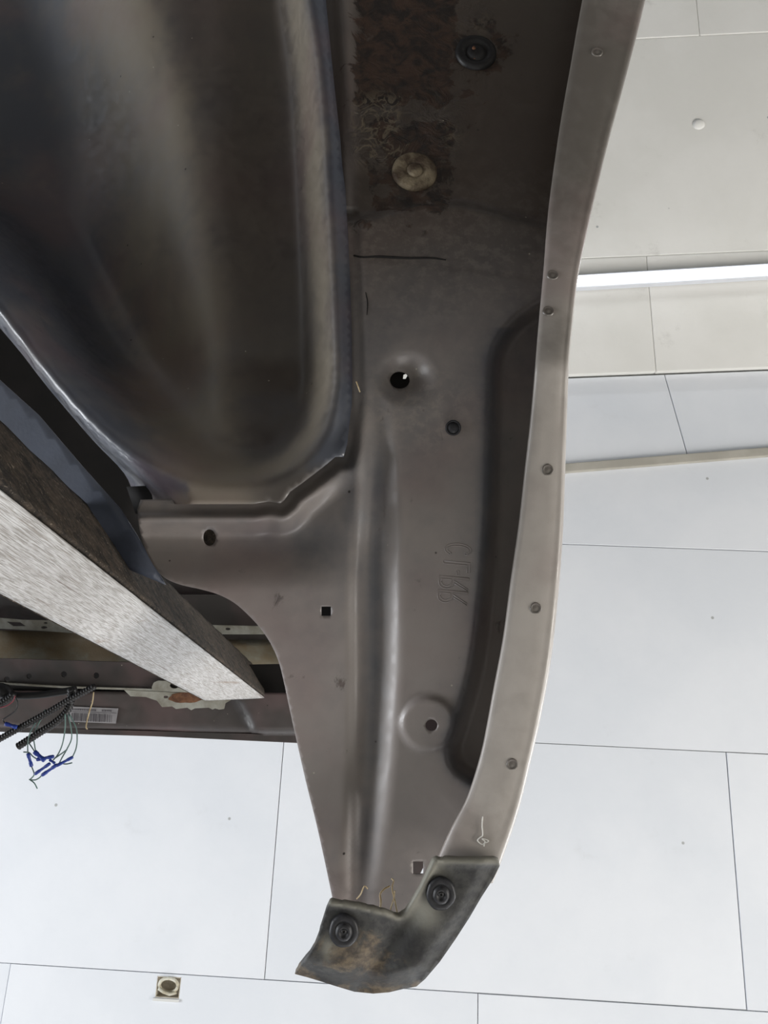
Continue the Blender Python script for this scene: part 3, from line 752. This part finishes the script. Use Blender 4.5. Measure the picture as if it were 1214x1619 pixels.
# floor structure far behind: underside sheet, cross rails, brackets
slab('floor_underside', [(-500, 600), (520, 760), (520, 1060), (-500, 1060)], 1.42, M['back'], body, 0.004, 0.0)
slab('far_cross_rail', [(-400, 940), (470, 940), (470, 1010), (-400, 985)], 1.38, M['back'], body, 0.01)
RT = slab('pale_cross_strip', [(-400, 972), (0, 977), (36, 980), (86, 981), (120, 990), (130, 1002), (60, 997), (0, 994), (-400, 985)], 1.33, M['galv'], body, 0.003, 0.0005,
     holes=[[(11, 983), (32, 984), (41, 990), (21, 990)], circle(72, 985, 3.2, 10, 1.4), circle(70, 992, 5, 10, 2)])
slab('pale_cross_strip', [(316, 982), (326, 987), (330, 988), (416, 990), (436, 1003), (346, 1003), (340, 996), (330, 996)], 1.33, M['galv'], body, 0.003, 0.0005, holes=[circle(360, 994.5, 4.2, 10, 2)])
sheet('stained_floor_pan', [(-400, 992), (0, 993), (120, 1000), (260, 1010), (470, 1012), (470, 1090), (-400, 1090)],
      lambda x, y: 1.40 - 0.05 * sstep((y - 1000) / 60) + 0.012 * np.sin((x - 0.7 * y) / 26.0), M['stain'], body, 14, [], 0.002, label='pale floor pan with brown stains')
holes = [circle(46, 1069, 4.2, 12), circle(101, 1066, 4.8, 12), circle(152, 1068, 4.8, 12), circle(11, 1074, 4.5, 12)]
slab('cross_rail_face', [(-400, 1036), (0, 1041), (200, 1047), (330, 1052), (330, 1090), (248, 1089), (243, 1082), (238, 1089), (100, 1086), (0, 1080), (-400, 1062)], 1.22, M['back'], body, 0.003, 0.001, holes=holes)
slab('dark_channel', [(-400, 1040), (330, 1052), (460, 1050), (460, 1110), (-400, 1100)], 1.26, M['void'], body, 0.003, 0.0)
slab('cross_rail_edge', [(-400, 1061), (0, 1079), (100, 1085), (238, 1089), (340, 1094), (340, 1097), (238, 1092), (100, 1088), (0, 1082), (-400, 1064)], 1.215, M['galv'], body, 0.012, 0.0)
slab('pale_bracket', [(240, 1086), (243, 1079), (250, 1076), (280, 1077), (330, 1090), (350, 1103), (340, 1096), (240, 1092)], 1.212, M['galv'], body, 0.003, 0.0005, holes=[circle(275.5, 1084, 7.6, 14, 4.6)])
slab('pale_bracket', [(196, 1091), (330, 1097), (370, 1104), (356, 1112), (354, 1121), (346, 1122), (340, 1120), (336, 1122), (330, 1119), (308, 1120), (302, 1123), (296, 1119), (278, 1121), (272, 1117), (256, 1118), (248, 1108), (230, 1102), (206, 1101)], 1.225, M['galv'], body, 0.003, 0.0005, holes=[circle(262, 1102, 4, 10, 2)])
lathe('rust_patch', 293, 1103, 1.2245, [(26, 0.1), (24, 0.4), (8, 0.6), (5, -0.2), (1, -0.2)], M['rust'], body, 20, wob=0.06, ell=0.34)
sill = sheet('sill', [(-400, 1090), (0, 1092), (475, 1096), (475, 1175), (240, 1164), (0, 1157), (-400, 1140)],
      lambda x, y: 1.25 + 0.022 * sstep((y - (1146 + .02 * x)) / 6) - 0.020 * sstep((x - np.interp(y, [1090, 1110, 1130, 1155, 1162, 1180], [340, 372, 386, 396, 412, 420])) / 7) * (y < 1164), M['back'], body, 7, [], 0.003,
      lambda x, y: {'dust_shading': 0.6 + 0 * x})
slab('sill_edge', [(-400, 1136), (0, 1149), (240, 1156), (390, 1160), (475, 1164), (476, 1174), (240, 1164), (0, 1157), (-400, 1142)], 1.262, M['back'], body, 0.012, 0.001)
slab('square_hole_liner', [(444, 1138), (452, 1138), (452, 1146), (444, 1146)], 1.238, M['void'], body, 0.001, 0.0)
lathe('drain_cap', 419, 1143, 1.238, [(6.5, 0), (6, .6), (1, .8)], M['void'], body, 14)
lathe('drain_cap', 448, 1150, 1.238, [(4.5, 0), (4, .6), (1, .8)], M['void'], body, 14)
for (a, b) in ((424, 1124), (431, 1121)):
    lathe('paint_chip', a, b, 1.238, [(3.2, 0), (2.2, .3), (.4, .4)], M['fluff'], body, 8, wob=.2)
# label with its barcode on the sill
lab = slab('barcode_label', [(111, 1117), (187, 1120), (183, 1144), (109, 1141)], 1.2475, M['labelp'], sill, 0.0008, 0.0, label='grey paper barcode label')
parts = []
x = 113.5
while x < 178:
    w = random.choice((0.7, 1.0, 1.6, 2.2)); 
    q = [P(x, 1127 + (x - 111) * .04, 1.2465), P(x + w, 1127 + (x - 111) * .04, 1.2465), P(x + w - .8, 1139.5 + (x - 111) * .04, 1.2465), P(x - .8, 1139.5 + (x - 111) * .04, 1.2465)]
    parts.append((q, [(0, 3, 2, 1)])); x += w + random.choice((0.8, 1.3, 2.0))
x = 114
while x < 176:
    w = random.uniform(1.2, 2.2)
    if not (150 < x < 160):
        yy = 1120.2 + (x - 111) * .04; q = [P(x, yy, 1.2465), P(x + w, yy, 1.2465), P(x + w, yy + 2.6, 1.2465), P(x, yy + 2.6, 1.2465)]
        parts.append((q, [(0, 3, 2, 1)]))
    x += w + 0.9
q = [P(112, 1124.6, 1.2465), P(184, 1127.4, 1.2465), P(184, 1128, 1.2465), P(112, 1125.3, 1.2465)]; parts.append((q, [(0, 3, 2, 1)]))
V, Fc = join(parts); mk('barcode_print', V, Fc, M['ink'], lab, False)

# ------------------------------------------------------------------ the silver beam
VPX, VPY = 620.0, 1262.0
bd_dir = R @ np.array([(VPX - CX) / F, -(VPY - CY) / F, -1.0])
def along(px0, py0, D0, t):   # point at depth D0+t along the beam direction
    return P(px0, py0, D0) + bd_dir * t
beam = empty('beam', P(150, 1000, 0.6), 'scuffed silver beam with a grimy brown side running up beside the wheelhouse', 'beam')
A0, B0, C0 = (-60, 903, 0.43), (-60, 727, 0.36), (-60, 610, 0.44)
def T_end(px, p0):           # length at which the ray from p0 reaches picture x = px
    s = (VPX - p0[0]) / (VPX - px); return p0[2] * (s - 1)
tA, tB, tC = T_end(322, A0), T_end(416, B0), T_end(414, C0)
NA, NB = 14, 60
def beam_face(name, p, q, tp, tq, mat, nacross, bulge, uvs, rnd=0.0):
    V = []; UV = []
    for i in range(NB + 1):
        f = (i / NB) ** 1.0
        # constant spacing in length, both edges run to their own end
        a = along(*p, tp * f); b = along(*q, tq * f)
        for j in range(nacross + 1):
            g = j / nacross
            v = a * (1 - g) + b * g
            e = rnd * ((1 - min(1, g / 0.12)) ** 2 + (1 - min(1, (1 - g) / 0.12)) ** 2)
            V.append(v + AX_F * e); UV.append((f * 1.0, g * 0.12 + 0))
    Fc = []
    for i in range(NB):
        for j in range(nacross):
            k = i * (nacross + 1) + j; Fc.append((k, k + 1, k + nacross + 2, k + nacross + 1))
    return V, Fc, UV
V, Fc, UV = beam_face('f', A0, B0, tA, tB, None, 14, 0, 0, 0.0012)
mk('silver_face', V, Fc, M['silver'], beam, True, None, UV, 0.003, label='bright scuffed face')
V, Fc, UV = beam_face('f', B0, C0, tB * 1.0, tC * 0.99, None, 12, 0, 0, 0.002)
V = np.array(V).reshape(NB + 1, 13, 3)
for i in range(NB + 1):
    for j in range(1, 13): V[i, j] -= AX_X * (0.0006 * math.sin(i * 1.7 + j) + 0.004 * (j / 12.0) ** 2)
mk('grimy_side', V.reshape(-1, 3), Fc, M['grime'], beam, True, None, UV, 0.003, label='side caked in brown grime')
# back side closes the box
CB = V[:, -1]; 
a2 = [along(*A0, tA * i / NB) - AX_X * 0.04 - AX_Y * 0.027 for i in range(NB + 1)]
a1 = [along(*A0, tA * i / NB) for i in range(NB + 1)]
VV = list(a1) + list(a2) + list(CB); n = NB + 1; Fc = []
for i in range(NB):
    Fc += [(i, i + 1, n + i + 1, n + i), (n + i, n + i + 1, 2 * n + i + 1, 2 * n + i)]
mk('hidden_side', VV, Fc, M['grime'], beam, False, None, None, 0.002)
# bead of the upper edge of the grimy side
tube('edge_bead', [CB[i] for i in range(0, NB - 4, 2)], 0.0012, M['grime'], beam, 6)

# ------------------------------------------------------------------ rubber guard with two rivets
guard = empty('rubber_guard', P(620, 1480, 0.55), 'worn black rubber guard at the lower tip of the wheel arch', 'guard')
GO = [(519, 1428), (523, 1426), (540, 1429), (565, 1433), (590, 1438), (610, 1444), (624, 1450), (633, 1450), (641, 1444), (652, 1426), (665, 1405), (676, 1384), (686, 1362), (690, 1359), (700, 1359), (725, 1361), (755, 1361), (784, 1360), (789, 1363), (790, 1369), (780, 1389), (760, 1420), (742, 1451), (720, 1485), (695, 1521), (672, 1548), (658, 1560), (640, 1563), (615, 1569), (590, 1571), (560, 1568), (530, 1559), (505, 1551), (485, 1545), (466, 1540), (470, 1533), (484, 1516), (497, 1494), (504, 1476), (505, 1470), (510, 1455), (515, 1438)]
TOPE = [(523, 1427), (565, 1433), (610, 1444), (629, 1451), (641, 1444), (665, 1405), (688, 1360), (787, 1362)]
LOWE = [(466, 1540), (505, 1551), (560, 1568), (615, 1569), (658, 1560)]
def guard_depth(x, y):
    D = 0.552 + 0 * x
    e = pdist(x, y, TOPE); D = D - 0.0028 * np.exp(-(e / 8.0) ** 2) + 0.002 * sstep((6 - e) / 6) * 0
    e = pdist(x, y, LOWE); D = D + 0.016 * sstep((34 - e) / 34)
    e = pdist(x, y, [(640, 1450), (600, 1520), (560, 1575)]); D = D + 0.006 * np.exp(-(e / 26.0) ** 2)
    D = D - 0.003 * np.exp(-((x - 690) / 45.0) ** 2 - ((y - 1450) / 40.0) ** 2)
    e = pdist(x, y, [(789, 1363), (742, 1451), (672, 1548)]); D = D + 0.005 * sstep((26 - e) / 26)
    return D
def guard_attr(x, y):
    dirt = 0.3 * sstep((640 - x) / 60) + 0.55 * np.exp(-((x - 590) / 55.0) ** 2 - ((y - 1520) / 32.0) ** 2) + 0.45 * np.exp(-(pdist(x, y, LOWE) / 10.0) ** 2)
    pale = np.exp(-((x - 665) / 30.0) ** 2 - ((y - 1445) / 30.0) ** 2) + 0.7 * np.exp(-((x - 520) / 14.0) ** 2 - ((y - 1500) / 24.0) ** 2) + 0.9 * np.exp(-(pdist(x, y, TOPE) / 5.0) ** 2) + 0.5 * np.exp(-((x - 690) / 22.0) ** 2 - ((y - 1375) / 16.0) ** 2)
    soot_shade = np.exp(-((x - 652) / 24.0) ** 2 - ((y - 1490) / 38.0) ** 2) + 0.9 * np.exp(-((y - 1548 - .0 * x) / 9.0) ** 2 - ((x - 580) / 70.0) ** 2)  # black smudge, plus a painted shade line near the lower edge
    return {'dirt': dirt, 'pale': np.clip(pale, 0, 1), 'soot_shade': np.clip(soot_shade, 0, 1)}
sheet('flap', GO, guard_depth, M['rubber'], guard, 5, [], 0.0045, guard_attr, bstep=4)
for (rx, ry) in ((543.5, 1472), (697, 1413.5)):
    rv = lathe('push_rivet', rx, ry, 0.5495, [(23.5, -1.6), (23, 0.6), (20, 1.4), (14.5, 1.5), (13.2, 0.9), (12.4, 2.4), (10, 3.2), (7, 3.6), (6, 2.6), (2, 2.4)], M['plug'], guard, 30, wob=0.012, ell=1.12, label='round black push rivet')
    lathe('rivet_pin', rx, ry, 0.5470, [(4.6, -1), (4.2, 1.0), (2, 1.3), (1.6, .4), (.3, .3)], M['black'], rv, 14)

# ------------------------------------------------------------------ dry stalks and fluff
def straw(pts, D, r, label, cat='straw', mat='straw', grp=None):
    o = tube('dry_stalk' if cat == 'straw' else 'fluff_strand', pxpath(pts, D, 6), r, M[mat], None, 6)
    tag(o, label, cat, grp); return o
straw([(601, 1441, .566), (602, 1425, .567), (601, 1414, .572), (607, 1406, .575), (616, 1401, .578)], .57, 0.0007, 'curved dry straw stalk, left of the two stuck behind the rubber guard')
straw([(629, 1449, .566), (625, 1428, .566), (620, 1405, .57), (622, 1393, .58), (619, 1389, .582)], .57, 0.0006, 'tallest dry straw stalk stuck behind the rubber guard notch')
straw([(615, 1446, .566), (619, 1432, .565), (623, 1418, .562), (624, 1408, .562)], .57, 0.0005, 'short thin straw stalk crossing the tallest one at the guard notch')
straw([(564, 1421, .610), (570, 1414, .607), (574, 1404, .604), (577, 1401, .603), (581, 1405, .605)], .6, 0.0005, 'small bent straw fibre on the panel above the left rivet')
V = []; 
fl = [(763, 1291), (762, 1305), (763, 1320), (759, 1324), (755, 1329), (762, 1335), (767, 1331), (762, 1326), (768, 1327), (772, 1330), (766, 1333), (765, 1338)]
o = straw(fl, DL - 0.003, 0.00045, 'tangled white fluff strand stuck on the pale wheel lip above the guard', 'fluff', 'fluff')
straw([(563, 603), (566, 611), (569, 620)], .602, 0.0005, 'tiny dark straw splinter on the seam beside the dimpled hole')
straw([(148, 1094, 1.19), (146, 1110, 1.19), (142, 1122, 1.19), (138, 1138, 1.19), (136, 1149, 1.185), (138, 1153, 1.185)], 1.19, 0.0010, 'long straw fibre dangling in front of the barcode label')

# ------------------------------------------------------------------ wiring
har = empty('wiring_harness', P(100, 1090, 1.18), 'wiring harness with black corrugated conduits and blue crimp sleeves hanging off the sill', 'wiring')
def conduit(pts, D, r, lab=None):
    q = pxpath(pts, D, 10); d = [0]
    for a, b in zip(q[:-1], q[1:]): d.append(d[-1] + np.linalg.norm(b - a))
    n = int(d[-1] / 0.0011); s = np.linspace(0, d[-1], n); a = np.array(q)
    path = [np.array([np.interp(t, d, a[:, k]) for k in range(3)]) for t in s]
    rad = [r * (1.0 if (i // 2) % 2 else 0.80) for i in range(n)]
    return tube('corrugated_conduit', path, rad, M['black'], har, 10, lab)
conduit([(150, 1085), (112, 1105), (80, 1124), (40, 1146), (0, 1168), (-60, 1200)], 1.17, 0.0052)
conduit([(112, 1088), (112, 1108), (106, 1124), (88, 1142), (60, 1160), (29, 1180)], 1.175, 0.0060)
conduit([(-60, 1140), (-10, 1118), (14, 1104), (22, 1096)], 1.17, 0.0060)
tube('cable_bundle', pxpath([(-60, 1098), (0, 1096), (30, 1100), (60, 1099), (90, 1095), (120, 1090)], 1.19), 0.0055, M['black'], har, 10)
tube('grommet_boot', pxpath([(-8, 1088), (4, 1092), (14, 1098), (22, 1104)], 1.185), [0.009, .010, .010, .011, .011, .011, .012, .011, .011, .010, .009, .008, .007, .006, .004, .003], M['black'], har, 12)
wires = [[(72, 1122), (58, 1140), (48, 1158), (44, 1175), (44, 1192)], [(78, 1122), (62, 1142), (54, 1165), (55, 1180), (57, 1190)],
         [(46, 1175), (52, 1184), (56, 1190)], [(103, 1128), (103, 1150), (99, 1175), (92, 1192), (84, 1202)],
         [(107, 1128), (112, 1150), (113, 1168), (106, 1184), (98, 1198), (94, 1206)], [(109, 1128), (120, 1150), (122, 1168), (120, 1184), (115, 1196)],
         [(106, 1185), (98, 1191), (88, 1198)], [(50, 1212), (54, 1224), (50, 1230), (47, 1233)], [(47, 1233), (56, 1233), (63, 1229), (66, 1225)],
         [(46, 1232), (54, 1238), (59, 1247)], [(37, 1189), (46, 1190), (52, 1196), (58, 1200)], [(96, 1207), (105, 1208), (114, 1206)]]
for i, w in enumerate(wires):
    tube('wire', pxpath(w, 1.17 + 0.003 * (i % 3), 6), 0.0010, M['wire'], har, 6)
tube('wire', pxpath([(24, 1102), (28, 1112), (24, 1124), (10, 1134), (5, 1138), (7, 1143)], 1.165), 0.0011, M['black'], har, 6)
tube('wire', pxpath([(-5, 1120), (10, 1116), (20, 1109), (24, 1100)], 1.160), 0.0009, M['wirered'], har, 6, 'dull red wire')
for (a, b, r) in (((44, 1191), (50, 1212), 2.9), ((54, 1188), (71, 1203), 3.6), ((58, 1201), (85, 1196), 3.0), ((55, 1224), (79, 1207), 2.7), ((66, 1226), (90, 1209), 2.9), ((89, 1211), (115, 1197), 2.6), ((78, 1201), (87, 1207), 2.2), ((8, 1144), (27, 1150), 3.3)):
    k = r / F * 1.17
    pa, pb = P(a[0], a[1], 1.165), P(b[0], b[1], 1.165)
    q = [pa + (pb - pa) * t for t in (0, .06, .3, .36, .64, .7, .94, 1)]
    tube('crimp_sleeve', q, [k * .8, k, k, k * .8, k * .8, k, k, k * .8], M['blue'], har, 10)
